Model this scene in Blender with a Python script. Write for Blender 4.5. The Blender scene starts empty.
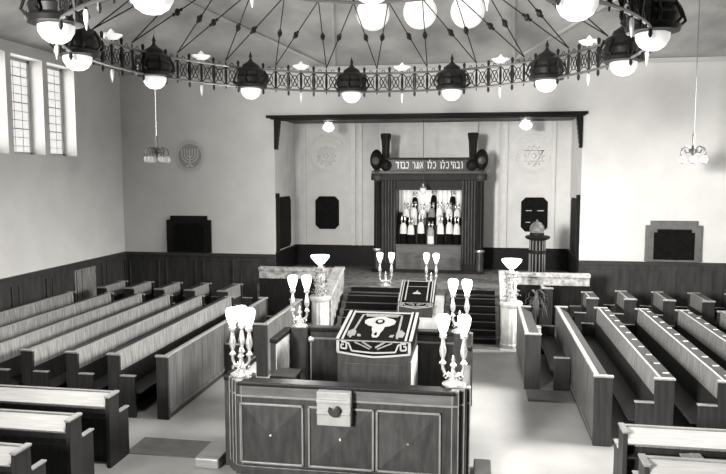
import bpy, math, random
from math import sin, cos, pi, radians as R
from mathutils import Vector, Matrix
random.seed(7)
SC = bpy.context.scene
COL = SC.collection
AX = -1.66            # the hall's long axis

# ------------------------------------------------------------------ materials
def g(v, t=0.0):
    return (v * (1 + t), v, v * (1 - 1.6 * t), 1)

def mat(name, v, rough=0.5, var=0.0, scale=6.0, stretch=(1, 1, 1), metal=0.0, emit=None, bump=0.0, tint=0.012, spec=0.5, detail=4, v2=None):
    m = bpy.data.materials.new(name)
    m.use_nodes = True
    nt = m.node_tree
    b = nt.nodes['Principled BSDF']
    b.inputs['Base Color'].default_value = g(v, tint)
    b.inputs['Roughness'].default_value = rough
    b.inputs['Metallic'].default_value = metal
    b.inputs['Specular IOR Level'].default_value = spec
    if var or bump:
        tc = nt.nodes.new('ShaderNodeTexCoord')
        mp = nt.nodes.new('ShaderNodeMapping')
        mp.inputs['Scale'].default_value = stretch
        nz = nt.nodes.new('ShaderNodeTexNoise')
        nz.inputs['Scale'].default_value = scale
        nz.inputs['Detail'].default_value = detail
        nt.links.new(tc.outputs['Object'], mp.inputs['Vector'])
        nt.links.new(mp.outputs['Vector'], nz.inputs['Vector'])
        if var:
            cr = nt.nodes.new('ShaderNodeValToRGB')
            cr.color_ramp.elements[0].position = 0.3
            cr.color_ramp.elements[1].position = 0.7
            lo, hi = (v * (1 - var), v * (1 + var)) if v2 is None else (v, v2)
            cr.color_ramp.elements[0].color = g(lo, tint)
            cr.color_ramp.elements[1].color = g(min(hi, 0.95), tint)
            nt.links.new(nz.outputs['Fac'], cr.inputs['Fac'])
            nt.links.new(cr.outputs['Color'], b.inputs['Base Color'])
        if bump:
            bp = nt.nodes.new('ShaderNodeBump')
            bp.inputs['Strength'].default_value = bump
            bp.inputs['Distance'].default_value = 0.02
            nt.links.new(nz.outputs['Fac'], bp.inputs['Height'])
            nt.links.new(bp.outputs['Normal'], b.inputs['Normal'])
    if emit:
        b.inputs['Emission Color'].default_value = g(1, tint)
        b.inputs['Emission Strength'].default_value = emit
    return m

M = {}
M['plaster'] = mat('plaster', 0.78, 0.9, 0.05, 1.3, bump=0.15, detail=8)
M['niche_plaster'] = mat('niche_plaster', 0.76, 0.9, 0.07, 1.8, bump=0.15, detail=8)
M['panel_plaster'] = mat('panel_plaster', 0.85, 0.9, 0.08, 3, bump=0.2, detail=8)
M['ceiling'] = mat('ceiling', 0.50, 0.95, 0.28, 0.9, bump=0.5, detail=10)
M['desk_oak'] = mat('desk_oak', 0.10, 0.40, 0.5, 3, stretch=(6, 6, 0.5), bump=0.06, detail=6)
M['rest_wood_lit'] = mat('rest_wood_lit', 0.42, 0.32, 0.12, 5, stretch=(0.5, 6, 6), bump=0.03, detail=6)  # paler copy of the pew wood: light on the nearest lids put into colour
M['relief'] = mat('relief', 0.80, 0.85, 0.06, 6)
M['relief_ground'] = mat('relief_ground', 0.42, 0.9, 0.06, 6)
M['moulding'] = mat('moulding', 0.62, 0.8)
M['floor'] = mat('floor', 0.32, 0.42, 0.2, 0.8, bump=0.03, detail=9)
M['runner'] = mat('runner', 0.11, 0.7, 0.2, 5)
M['oak'] = mat('oak', 0.27, 0.38, 0.5, 5, stretch=(6, 6, 0.5), bump=0.06, detail=6)
M['oak_top'] = mat('oak_top', 0.28, 0.30, 0.2, 5, stretch=(0.5, 6, 6), bump=0.03, detail=6)
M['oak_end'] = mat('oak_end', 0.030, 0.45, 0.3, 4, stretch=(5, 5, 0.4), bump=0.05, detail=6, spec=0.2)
M['wainscot'] = mat('wainscot', 0.055, 0.42, 0.3, 3, stretch=(3, 3, 0.5), bump=0.05, detail=6, spec=0.2)
M['rail_wood'] = mat('rail_wood', 0.06, 0.35, 0.25, 4, spec=0.2)
M['dark_wood'] = mat('dark_wood', 0.012, 0.42, 0.3, 5, stretch=(4, 4, 0.6), bump=0.04, spec=0.12)
M['bimah_wood'] = mat('bimah_wood', 0.04, 0.34, 0.35, 4, stretch=(3, 3, 0.7), bump=0.04, detail=6, spec=0.2)
M['bimah_edge'] = mat('bimah_edge', 0.18, 0.35, 0.15, 8)
M['bimah_frieze'] = mat('bimah_frieze', 0.10, 0.35, 0.25, 4, stretch=(0.6, 3, 3), spec=0.2)
M['bimah_stone'] = mat('bimah_stone', 0.27, 0.45, 0.1, 8)
M['black'] = mat('black', 0.012, 0.4)
M['black_stone'] = mat('black_stone', 0.008, 0.6, 0.3, 8, spec=0.05)
M['marble'] = mat('marble', 0.16, 0.35, 0.6, 9, detail=10, v2=0.6)
M['marble_pale'] = mat('marble_pale', 0.36, 0.4, 0.2, 5, detail=8, v2=0.6)
M['white'] = mat('white', 0.8, 0.5)
M['stair_carpet'] = mat('stair_carpet', 0.010, 0.95, 0.4, 30, spec=0.02)
M['stage_carpet'] = mat('stage_carpet', 0.05, 0.9, 0.5, 6, detail=9, v2=0.22)
M['velvet'] = mat('velvet', 0.008, 0.9, 0.4, 30, spec=0.02)
M['embroidery'] = mat('embroidery', 0.34, 0.55, 0.12, 30)
M['embroidery_grey'] = mat('embroidery_grey', 0.20, 0.7, 0.3, 20)
M['bronze'] = mat('bronze', 0.22, 0.32, metal=0.85)
M['lamp_iron'] = mat('lamp_iron', 0.014, 0.42, metal=0.2, spec=0.3)
M['brass'] = mat('brass', 0.55, 0.28, metal=0.9)
M['silver'] = mat('silver', 0.80, 0.25, metal=0.75)
M['bowl_glass'] = mat('bowl_glass', 0.7, 0.3, emit=0.75)
M['globe_glass'] = mat('globe_glass', 0.7, 0.3, emit=0.75)
M['torch_glass'] = mat('torch_glass', 0.9, 0.3, emit=2.6)
M['candle_glass'] = mat('candle_glass', 0.9, 0.3, emit=6.0)
M['pendant_glass'] = mat('pendant_glass', 0.7, 0.3, emit=0.15)
M['pane'] = mat('pane', 0.5, 0.2, emit=0.95)
M['lead'] = mat('lead', 0.38, 0.6)
M['flowers'] = mat('flowers', 0.03, 0.7, 0.6, 22, v2=0.65)
M['leaf'] = mat('leaf', 0.05, 0.6, 0.4, 10)
M['mantle_white'] = mat('mantle_white', 0.82, 0.6, 0.08, 10)
M['curtain_glow'] = mat('curtain_glow', 0.85, 0.7, emit=0.25)  # ark lining cloth given its own glow in place of light on it
M['plate'] = mat('plate', 0.75, 0.3)
M['stair_edge'] = mat('stair_edge', 0.06, 0.4)
M['tablet_frame'] = mat('tablet_frame', 0.15, 0.45, 0.2, 4)
M['stone_grey'] = mat('stone_grey', 0.06, 0.5, 0.5, 9, detail=9, v2=0.22)
M['book'] = mat('book', 0.5, 0.7)

# ------------------------------------------------------------------ mesh builder
class MB:
    def __init__(s):
        s.v = []; s.f = []
    def add(s, vs, fs):
        n = len(s.v)
        s.v += [tuple(p) for p in vs]
        s.f += [tuple(i + n for i in f) for f in fs]
        return s
    def box(s, x0, x1, y0, y1, z0, z1):
        vs = [(x0,y0,z0),(x1,y0,z0),(x1,y1,z0),(x0,y1,z0),(x0,y0,z1),(x1,y0,z1),(x1,y1,z1),(x0,y1,z1)]
        return s.add(vs, [(0,3,2,1),(4,5,6,7),(0,1,5,4),(1,2,6,5),(2,3,7,6),(3,0,4,7)])
    def prism(s, poly, a0, a1, axis='x'):
        # poly in the two other axes (order y,z / x,z / x,y)
        n = len(poly)
        def P(p, a):
            return {'x': (a, p[0], p[1]), 'y': (p[0], a, p[1]), 'z': (p[0], p[1], a)}[axis]
        vs = [P(p, a0) for p in poly] + [P(p, a1) for p in poly]
        fs = [tuple(range(n))[::-1], tuple(range(n, 2*n))] + [(i, (i+1) % n, n + (i+1) % n, n + i) for i in range(n)]
        return s.add(vs, fs)
    def lathe(s, prof, c=(0,0,0), n=16, ref=0.0, nf=0):
        # prof: list of (r, z); ref flutes the surface
        vs = []; fs = []
        m = len(prof)
        for r, z in prof:
            for k in range(n):
                a = 2*pi*k/n
                rr = r * (1 - (ref if (nf and k % 2) else 0))
                vs.append((c[0] + rr*cos(a), c[1] + rr*sin(a), c[2] + z))
        for j in range(m-1):
            for k in range(n):
                k2 = (k+1) % n
                fs.append((j*n+k, j*n+k2, (j+1)*n+k2, (j+1)*n+k))
        fs.append(tuple(range(n))[::-1]); fs.append(tuple(range((m-1)*n, m*n)))
        return s.add(vs, fs)
    def tube(s, pts, r, n=6, closed=False):
        pts = [Vector(p) for p in pts]
        m = len(pts)
        rr = r if isinstance(r, (list, tuple)) else [r]*m
        vs = []; fs = []
        prev = None
        for i, p in enumerate(pts):
            if closed: t = pts[(i+1) % m] - pts[i-1]
            else: t = pts[min(i+1, m-1)] - pts[max(i-1, 0)]
            t.normalize()
            up = Vector((0,0,1)) if abs(t.z) < 0.95 else Vector((1,0,0))
            a = t.cross(up).normalized()
            if prev is not None and a.dot(prev) < 0 and abs(t.z) > 0.8: a = -a
            prev = a
            b = a.cross(t)
            for k in range(n):
                q = 2*pi*k/n
                vs.append(p + (a*cos(q) + b*sin(q))*rr[i])
        for i in range(m if closed else m-1):
            j = (i+1) % m
            for k in range(n):
                k2 = (k+1) % n
                fs.append((i*n+k, i*n+k2, j*n+k2, j*n+k))
        if not closed:
            fs.append(tuple(range(n))[::-1]); fs.append(tuple(range((m-1)*n, m*n)))
        return s.add(vs, fs)
    def ball(s, c, r, n=10, m=7, sz=1.0):
        prof = [(max(0.001, r*sin(pi*j/m)), -r*sz*cos(pi*j/m)) for j in range(m+1)]
        return s.lathe(prof, c, n)
    def xf(s, M4):
        s.v = [tuple(M4 @ Vector(p)) for p in s.v]
        return s
    def build(s, name, m, parent=None, smooth=False, bevel=0.0, loc=None):
        me = bpy.data.meshes.new(name)
        me.from_pydata(s.v, [], s.f)
        me.update()
        me.materials.append(M[m] if isinstance(m, str) else m)
        o = bpy.data.objects.new(name, me)
        COL.objects.link(o)
        if parent is not None: o.parent = parent
        if loc: o.location = loc
        import bmesh
        bm = bmesh.new(); bm.from_mesh(me)
        bmesh.ops.recalc_face_normals(bm, faces=bm.faces)
        bm.to_mesh(me); bm.free()
        if smooth:
            for p in me.polygons: p.use_smooth = True
            try:
                md = o.modifiers.new('EdgeSplit', 'EDGE_SPLIT'); md.split_angle = R(42)
            except Exception: pass
        if bevel:
            b = o.modifiers.new('Bevel', 'BEVEL'); b.width = bevel; b.segments = 2; b.limit_method = 'ANGLE'; b.angle_limit = R(40)
        return o

def tag(o, label=None, cat=None, group=None, kind=None):
    if label: o['label'] = label
    if cat: o['category'] = cat
    if group: o['group'] = group
    if kind: o['kind'] = kind
    return o
def thing(name, label, cat, loc=(0,0,0), rz=0, group=None):
    o = bpy.data.objects.new(name, None); COL.objects.link(o)
    o.empty_display_size = 0.2
    o.location = loc; o.rotation_euler = (0, 0, rz)
    return tag(o, label, cat, group)
def struct(name, mb, m, label, cat, **k):
    o = mb.build(name, m, **k)
    return tag(o, label, cat, kind='structure')
def dup(root, loc, rz=None, label=None, group=None):
    r = root.copy(); COL.objects.link(r); r.location = loc
    if rz is not None: r.rotation_euler = (0, 0, rz)
    if label: r['label'] = label
    if group: r['group'] = group
    def rec(src, dst):
        for ch in [c for c in src.children]:
            c = ch.copy(); COL.objects.link(c); c.parent = dst
            rec(ch, c)
    rec(root, r)
    return r

# ------------------------------------------------------------------ room
XL, XR, YF, YB = -11.3, 7.98, -4.0, 21.0
ZW = 7.4
NX0, NX1, NY, NZ = -6.24, 2.90, 23.4, 5.86      # the ark niche
T = 0.4
struct('floor', MB().box(XL-T, XR+T, YF-T, NY+T, -0.2, 0), 'floor', 'pale worn linoleum floor of the hall', 'floor')

WIN = [(y, y+1.26) for y in (17.18, 15.72, 14.26, 12.8, 11.34, 9.88)]
WZ0, WZ1 = 4.68, 7.12
def side_wall(name, x, sgn, label):
    # wall with a row of tall openings; sgn = +1 when the room lies at +x of the wall
    xa, xb = sorted((x, x - sgn*0.55))
    m = MB()
    ys = sorted(WIN)
    m.box(xa, xb, YF-T, YB+T, -0.02, WZ0)
    m.box(xa, xb, YF-T, YB+T, WZ1, ZW+0.3)
    edges = [YF-T] + [e for w in ys for e in w] + [YB+T]
    for i in range(0, len(edges), 2):
        m.box(xa, xb, edges[i], edges[i+1], WZ0, WZ1)
    return struct(name, m, 'plaster', label, 'wall')
side_wall('wall_left', XL, 1, 'plain plastered left wall above dark panelling')
side_wall('wall_right', XR, -1, 'plain plastered right wall of the hall')
struct('wall_front', MB().box(XL-T, XR+T, YF-T, YF, 0, ZW+0.3), 'plaster', 'plastered wall behind the viewer', 'wall')
m = MB()
m.box(XL-T, NX0, YB, YB+0.3, 0, ZW+0.3); m.box(NX1, XR+T, YB, YB+0.3, 0, ZW+0.3); m.box(NX0, NX1, YB, YB+0.3, NZ, ZW+0.3)
struct('wall_back', m, 'plaster', 'pale plastered end wall around the ark niche', 'wall')
m = MB()
m.box(NX0-0.3, NX0, YB+0.3, NY+0.3, 0, NZ+0.3); m.box(NX1, NX1+0.3, YB+0.3, NY+0.3, 0, NZ+0.3)
m.box(NX0, NX1, NY, NY+0.3, 0, NZ+0.3)
struct('wall_niche', m, 'niche_plaster', 'grey plastered walls inside the ark niche', 'wall')
struct('ceiling_niche', MB().box(NX0, NX1, YB+0.3, NY, NZ+0.02, NZ+0.3), 'dark_wood', 'dark soffit over the ark niche', 'ceiling')

# ceiling: four slopes rising to a flat middle
SL = 0.35; RUN = 7.0; ZC = ZW + SL*RUN
m = MB()
o4 = [(XL,YF),(XR,YF),(XR,YB),(XL,YB)]
i4 = [(XL+RUN,YF+RUN),(XR-RUN,YF+RUN),(XR-RUN,YB-RUN),(XL+RUN,YB-RUN)]
vs = [(x,y,ZW) for x,y in o4] + [(x,y,ZC) for x,y in i4] + [(x,y,ZW+0.3) for x,y in o4] + [(x,y,ZC+0.3) for x,y in i4]
fs = [(4,5,6,7)] + [(i,(i+1)%4,4+(i+1)%4,4+i) for i in range(4)] + [(12,13,14,15)] + [(8+i,8+(i+1)%4,12+(i+1)%4,12+i) for i in range(4)] + [(i,(i+1)%4,8+(i+1)%4,8+i) for i in range(4)]
m.add(vs, fs)
struct('ceiling', m, 'ceiling', 'mottled grey ceiling rising in slopes', 'ceiling')
def ceil_z(x, y):
    return ZW + SL*min(RUN, x-XL, XR-x, y-YF, YB-y)
# thin painted ribs across the slope over the niche
def rib(name, p0, p1, label):
    a = Vector((p0[0], p0[1], ceil_z(*p0)-0.01)); b = Vector((p1[0], p1[1], ceil_z(*p1)-0.01))
    struct(name, MB().tube([a, b], 0.06, 4), 'ceiling', label, 'ceiling trim')
rib('trim_1', (-4.6, 20.95), (-7.7, 16.6), 'thin plaster rib fanning out over the ceiling slope, left of the ark')
rib('trim_2', (0.8, 20.95), (3.7, 17.5), 'thin plaster rib fanning out over the ceiling slope, right of the ark')
rib('trim_13', (-4.3, 20.9), (-3.6, 17.2), 'straight plaster rib on the ceiling slope, left of the ark')
rib('trim_14', (0.96, 20.9), (0.75, 17.2), 'straight plaster rib on the ceiling slope, right of the ark')
m = MB(); m.box(XL, XR, YB-0.07, YB, ZW-0.12, ZW)
struct('trim_3', m, 'moulding', 'plaster moulding along the top of the end wall', 'trim')

# windows
def window(i, x, sgn, y0, y1, label):
    t = tag(thing('window_%d' % i, label, 'window'), kind='structure')
    xp = x - sgn*0.42
    MB().box(xp-0.01, xp+0.01, y0+0.05, y1-0.05, WZ0+0.05, WZ1-0.05).build('pane', 'pane', t)
    f = MB()
    for a, b, c, d in ((y0,y0+0.07,WZ0,WZ1),(y1-0.07,y1,WZ0,WZ1),(y0,y1,WZ0,WZ0+0.07),(y0,y1,WZ1-0.07,WZ1)):
        f.box(xp-0.035, xp+0.035, a, b, c, d)
    f.build('frame', 'moulding', t)
    l = MB()
    for k in range(1, 4):
        y = y0 + (y1-y0)*k/4; l.box(xp-0.015, xp+0.015, y-0.008, y+0.008, WZ0, WZ1)
    for k in range(1, 11):
        z = WZ0 + (WZ1-WZ0)*k/11; h = 0.014 if k % 3 == 0 else 0.008
        l.box(xp-0.016, xp+0.016, y0, y1, z-h, z+h)
    l.build('leading', 'lead', t)
ordn = ['nearest the ark', 'second from the ark', 'third from the ark', 'fourth from the ark', 'fifth from the ark', 'sixth from the ark']
for i, (a, b) in enumerate(WIN):
    window(i+1, XL, 1, a, b, 'tall leaded window high in the left wall, ' + ordn[i])
for i, (a, b) in enumerate(WIN):
    window(i+7, XR, -1, a, b, 'tall leaded window high in the right wall, ' + ordn[i])

# wainscot
def wainscot_run(name, length, ztop, label, npan, place):
    m = MB(); m.box(0, length, -0.035, 0, 0, ztop-0.1)
    w = length/npan
    for k in range(npan+1):
        x = k*w
        m.box(max(0, x-0.13), min(length, x+0.13), -0.05, -0.03, 0.12, ztop-0.24); m.box(max(0, x-0.15), max(0, x-0.15)+0.035, -0.075, -0.03, 0.12, ztop-0.24); m.box(min(length, x+0.15)-0.035, min(length, x+0.15), -0.075, -0.03, 0.12, ztop-0.24)
    m.box(0, length, -0.055, -0.03, ztop-0.24, ztop-0.1)
    m.box(0, length, -0.06, -0.03, 0, 0.14)
    m.xf(place)
    o = tag(m.build(name, 'wainscot', bevel=0.006), label, 'wainscot', kind='structure')
    c = MB(); c.box(0, length, -0.10, 0, ztop-0.1, ztop-0.055); c.box(0, length, -0.075, 0, ztop-0.055, ztop)
    c.xf(place); c.build('cap_rail', 'rail_wood', o, bevel=0.008)
    return o
RZ = lambda a, x, y: Matrix.Translation((x, y, 0)) @ Matrix.Rotation(a, 4, 'Z')
wainscot_run('trim_4', NX0-XL-0.06, 1.68, 'dark wood panelling along the end wall, left of the niche', 4, RZ(0, XL+0.06, YB))
wainscot_run('trim_5', XR-NX1-0.06, 1.68, 'wood panelling along the end wall, right of the niche', 4, RZ(0, NX1, YB))
wainscot_run('trim_6', YB-YF, 1.68, 'dark wood panelling along the left wall', 18, RZ(pi/2, XL, YF))
wainscot_run('trim_7', YB-YF, 1.68, 'dark wood panelling along the right wall', 18, RZ(-pi/2, XR, YB))
m = MB(); m.box(NX0, NX1, NY-0.05, NY, 1.0, 1.68); m.box(NX0, NX1, NY-0.09, NY, 1.68, 1.76)
m.box(NX0, NX0+0.05, YB, NY-0.05, 1.0, 1.68); m.box(NX0, NX0+0.09, YB, NY-0.05, 1.68, 1.76)
m.box(NX1-0.05, NX1, YB, NY-0.05, 1.0, 1.68); m.box(NX1-0.09, NX1, YB, NY-0.05, 1.68, 1.76)
struct('trim_8', m, 'dark_wood', 'near-black panelling round the inside of the ark niche', 'wainscot')
# a lighter pair of boards set in the left wainscot
struct('door_1', MB().box(XL+0.035, XL+0.07, 18.0, 19.1, 0.0, 1.46), 'oak', 'pale boarded section in the left wall panelling', 'door')

# niche cornice with hanging end brackets
cn = thing('cornice', 'dark wooden cornice along the top of the ark niche opening', 'cornice', (0, YB, NZ))
MB().box(NX0-0.22, NX1+0.12, -0.16, 0.0, 0.02, 0.10).box(NX0-0.10, NX1+0.06, -0.12, 0.0, -0.02, 0.02).build('beam', 'dark_wood', cn, bevel=0.008)
for x, s in ((NX0, 1), (NX1, -1)):
    b = MB()
    for k in range(7):
        w = 0.34 - 0.03*k
        x0, x1 = sorted((x, x + s*w*0.5))
        b.box(x0, x1, -0.06 , 0.16, -0.02-0.13*(k+1), -0.02-0.13*k)
    b.build('bracket', 'dark_wood', cn)
MB().box(NX0, NX1, 0.0, 0.30, -0.05, 0.0).build('soffit_board', 'dark_wood', cn)

# pilaster strips and bright panel behind the ark
struct('trim_9', MB().box(-4.28, -4.12, NY-0.06, NY, 1.76, NZ).box(-4.02, -3.90, NY-0.05, NY, 1.76, NZ), 'relief', 'pale plaster strips on the niche wall, left of the ark', 'trim')
struct('trim_10', MB().box(0.52, 0.64, NY-0.05, NY, 1.76, NZ).box(0.74, 0.90, NY-0.06, NY, 1.76, NZ), 'relief', 'pale plaster strips on the niche wall, right of the ark', 'trim')
struct('trim_11', MB().box(-3.30, -0.07, NY-0.12, NY, 3.5, NZ), 'panel_plaster', 'pale textured panel on the niche wall above the ark', 'wall panel')
struct('trim_12', MB().box(2.3, 2.42, NY-0.05, NY, 1.76, NZ).box(-5.95, -5.85, NY-0.05, NY, 1.76, NZ), 'niche_plaster', 'thin plaster strips near the niche corners', 'trim')

# ------------------------------------------------------------------ platform and stairs
PZ = 1.05; PY = 19.1
struct('floor_platform', MB().box(NX0, NX1, PY, NY, 0, PZ), 'stage_carpet', 'raised carpeted platform in front of the ark', 'platform')
NS = 7; TR = (PY-17.2)/NS; RS = PZ/NS
def stairs(name, x0, x1, label):
    m = MB()
    for k in range(NS-1):
        m.box(x0, x1, 17.2+TR*k, PY, RS*k, RS*(k+1))
    o = struct(name, m, 'stair_edge', label, 'stairs')
    return o
stairs('stairs_left', -3.62, -2.06, 'flight of steps to the ark platform, left of the lectern')
stairs('stairs_right', -0.84, 0.56, 'flight of steps to the ark platform, right of the lectern')
def carpet(x0, x1, label):
    m = MB()
    for k in range(NS-1):
        y = 17.2+TR*k
        m.box(x0, x1, y+0.025, y+TR, RS*(k+1), RS*(k+1)+0.012)
        m.box(x0, x1, y-0.012, y, RS*k+0.012, RS*(k+1)-0.018)
    m.box(x0, x1, PY-0.012, PY, RS*(NS-1)+0.012, PZ-0.018)
    tag(m.build('stair_carpet', 'stair_carpet'), label, 'carpet', 'dark carpets on the ark steps')
carpet(-3.5, -2.12, 'dark carpet covering the steps left of the small lectern')
carpet(-0.72, 0.46, 'dark carpet covering the steps right of the small lectern')
m = MB(); m.box(0, 1.3, 0, 0.42, 0, 0.012)
o = tag(m.build('door_mat', 'runner', loc=(-0.75, 16.7, 0)), 'pale edged mat on the floor at the foot of the right steps', 'mat')
# low marble parapets
def parapet(x0, x1, label):
    t = thing('parapet', label, 'parapet', (0, PY, 0), 0, 'marble parapets of the ark platform')
    MB().box(x0, x1, -0.14, 0.0, 0, 1.24).build('wall_slab', 'dark_wood', t)
    MB().box(x0, x1, -0.16, 0.0, 1.24, 1.45).build('marble_band', 'marble', t)
    MB().box(x0-0.02, x1+0.02, -0.20, 0.04, 1.45, 1.56).build('coping', 'marble', t, bevel=0.02)
    return t
parapet(-6.12, -3.98, 'mottled marble parapet on the platform edge, left of the left steps')
parapet(0.86, 2.9, 'mottled marble parapet on the platform edge, right of the right steps')
def stringer(xa, xb, label):
    t = thing('stair_wall', label, 'stair wall', (0, 0, 0), 0, 'sloping marble walls beside the steps')
    MB().prism([(17.42, 0), (PY, 0), (PY+0.1, PZ+0.01), (PY+0.1, 1.5), (PY-0.1, 1.5), (17.42, 1.04)], xa, xb, 'x').build('wall_slab', 'marble', t)
    MB().prism([(17.41, 1.04), (PY-0.1, 1.5), (PY+0.12, 1.5), (PY+0.12, 1.58), (PY-0.1, 1.58), (17.41, 1.12)], xa-0.03, xb+0.03, 'x').build('coping', 'marble_pale', t, bevel=0.015)
stringer(-3.96, -3.72, 'sloping mottled marble wall beside the left steps')
stringer(0.58, 0.82, 'sloping mottled marble wall beside the right steps')

# torcheres: fluted pedestal, flower column, glowing bowl
def torchere(x, y, label):
    t = thing('torchere', label, 'lamp', (x, y, 0), 0, 'torcheres at the foot of the ark steps')
    MB().lathe([(0.25,0),(0.25,0.08),(0.225,0.10),(0.225,0.98)], n=28, ref=0.06, nf=1).build('pedestal', 'marble_pale', t)
    MB().lathe([(0.23,0.98),(0.27,1.02),(0.28,1.08),(0.25,1.12)], n=28).build('pedestal_cap', 'marble_pale', t, smooth=True)
    f = MB()
    rnd = random.Random(int(x*10))
    for k in range(260):
        a = rnd.uniform(0, 2*pi); z = rnd.uniform(1.12, 1.84); r = rnd.uniform(0.10, 0.20)*(1.1 if z < 1.3 else 0.95)
        p = Vector((r*cos(a), r*sin(a), z)); s = rnd.uniform(0.02, 0.045)
        d = [Vector((rnd.uniform(-1,1), rnd.uniform(-1,1), rnd.uniform(-1,1))).normalized()*s for _ in range(4)]
        f.add([p+d[0], p+d[1], p+d[2], p+d[3]], [(0,1,2),(0,2,3),(0,3,1),(1,3,2)])
    f.lathe([(0.13,1.12),(0.13,1.8),(0.05,1.86)], n=12)
    f.build('flower_column', 'flowers', t)
    MB().lathe([(0.06,1.84),(0.05,1.92)], n=12).build('neck', 'white', t)
    MB().lathe([(0.05,1.91),(0.10,1.93),(0.17,2.01),(0.235,2.09),(0.24,2.14),(0.22,2.14),(0.15,2.04),(0.02,1.97)], n=24).build('glass_bowl', 'torch_glass', t, smooth=True)
torchere(-3.93, 17.12, 'lit bowl torchere on a fluted pedestal beside the left ark steps')
torchere(0.80, 17.08, 'lit bowl torchere on a pale pedestal beside the right ark steps')

# ------------------------------------------------------------------ the ark
AY = 22.0
ark = thing('torah_ark', 'tall dark wooden Torah ark with its doors open in the niche', 'ark', (AX, AY, PZ))
def P(z): return z-PZ
MB().box(-1.70, 1.86, 0.0, 1.3, 0, 0.10).build('base', 'dark_wood', ark)
for s in (-1, 1):
    # side pier behind, with fluted pilaster and round column in front
    x0, x1 = sorted((s*1.03+0.09, s*1.68+0.09))
    MB().box(x0, x1, 0.12, 1.25, 0.1, P(4.0)).build('pier', 'dark_wood', ark)
    fl = MB()
    for k in range(5):
        xx = 0.09 + s*(1.08 + 0.092*k)
        fl.lathe([(0.042, P(1.35)), (0.042, P(3.98))], (xx, 0.12, 0), 10)
    fl.build('fluted_pilaster', 'bimah_wood', ark, smooth=True)
    c = MB(); cx = 0.09 + s*1.62
    c.lathe([(0.13,0.1),(0.13,0.18),(0.11,0.24),(0.13,0.5),(0.10,0.66),(0.10,0.68)], (cx, 0.05, 0), 16)
    c.build('column_base', 'bimah_wood', ark, smooth=True)
    MB().lathe([(0.14,0.68),(0.15,0.72),(0.14,0.76)], (cx, 0.05, 0), 16).build('column_ring', 'brass', ark, smooth=True)
    MB().lathe([(0.105,0.76),(0.10,P(3.95))], (cx, 0.05, 0), 20, 0.12, 1).build('column', 'dark_wood', ark)
    MB().lathe([(0.10,P(3.95)),(0.16,P(4.02)),(0.17,P(4.12)),(0.12,P(4.18)),(0.14,P(4.28)),(0.08,P(4.32))], (cx, 0.05, 0), 16).build('capital', 'rail_wood', ark, smooth=True)
    cc = (0.09 + s*1.64, 0.02, P(4.62))
    MB().ball(cc, 0.205, 18, 12, 1.6).build('finial', 'dark_wood', ark, smooth=True)
    MB().lathe([(0.02,0),(0.10,0.01),(0.12,0.03),(0.04,0.05)], n=14).xf(Matrix.Translation((cc[0], cc[1]-0.23, cc[2]-0.03)) @ Matrix.Rotation(pi/2, 4, 'X')).build('finial_boss', 'rail_wood', ark, smooth=True)
    hx = 0.09 + s*1.36
    MB().lathe([(0.12,P(4.35)),(0.115,P(4.7)),(0.125,P(5.0)),(0.14,P(5.22)),(0.165,P(5.34)),(0.17,P(5.42)),(0.15,P(5.45))], (hx, 0.12, 0), 22, 0.07, 1).build('flared_post', 'dark_wood', ark)
    MB().lathe([(0.03,0),(0.16,0.02),(0.18,0.06),(0.12,0.12),(0.02,0.14)], n=14).xf(Matrix.Translation((hx-s*0.02, -0.02, P(4.45))) @ Matrix.Rotation(pi/2, 4, 'X')).build('rosette', 'dark_wood', ark, smooth=True)
MB().box(-1.25, 1.42, 0.0, 1.25, P(4.28), P(4.62)).build('entablature', 'bimah_wood', ark)
MB().box(-1.27, 1.44, -0.05, 0.6, P(4.62), P(4.69)).build('top_moulding', 'dark_wood', ark, bevel=0.015)
MB().box(-1.70, 1.88, -0.06, 0.5, P(4.18), P(4.28)).build('lower_moulding', 'rail_wood', ark, bevel=0.02)
MB().box(-1.72, 1.90, -0.02, 1.25, P(3.98), P(4.18)).build('architrave', 'dark_wood', ark, bevel=0.01)
MB().box(-0.94, 1.12, 0.15, 0.3, P(3.67), P(3.98)).build('header_board', 'dark_wood', ark)
MB().box(-0.94, 1.12, 0.14, 1.2, 0.1, P(1.92)).build('lower_panel', 'bimah_frieze', ark)
MB().box(-0.96, 1.14, 0.10, 0.3, P(1.90), P(1.95)).build('sill', 'rail_wood', ark)
cu = MB()
n = 60
pts = [(-0.94 + 2.06*k/n, 1.08 + 0.03*sin(k*1.5)) for k in range(n+1)]
poly = pts + [(1.12, 1.16), (-0.94, 1.16)]
cu.prism(poly, P(1.95), P(3.98), 'z')
cu.build('lining', 'curtain_glow', ark)
MB().box(-0.94, 1.12, 0.62, 1.06, P(1.92), P(2.52)).build('shelf', 'dark_wood', ark)
MB().box(-0.94, 1.12, 0.86, 1.06, P(2.52), P(2.92)).build('upper_shelf', 'dark_wood', ark)

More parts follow.
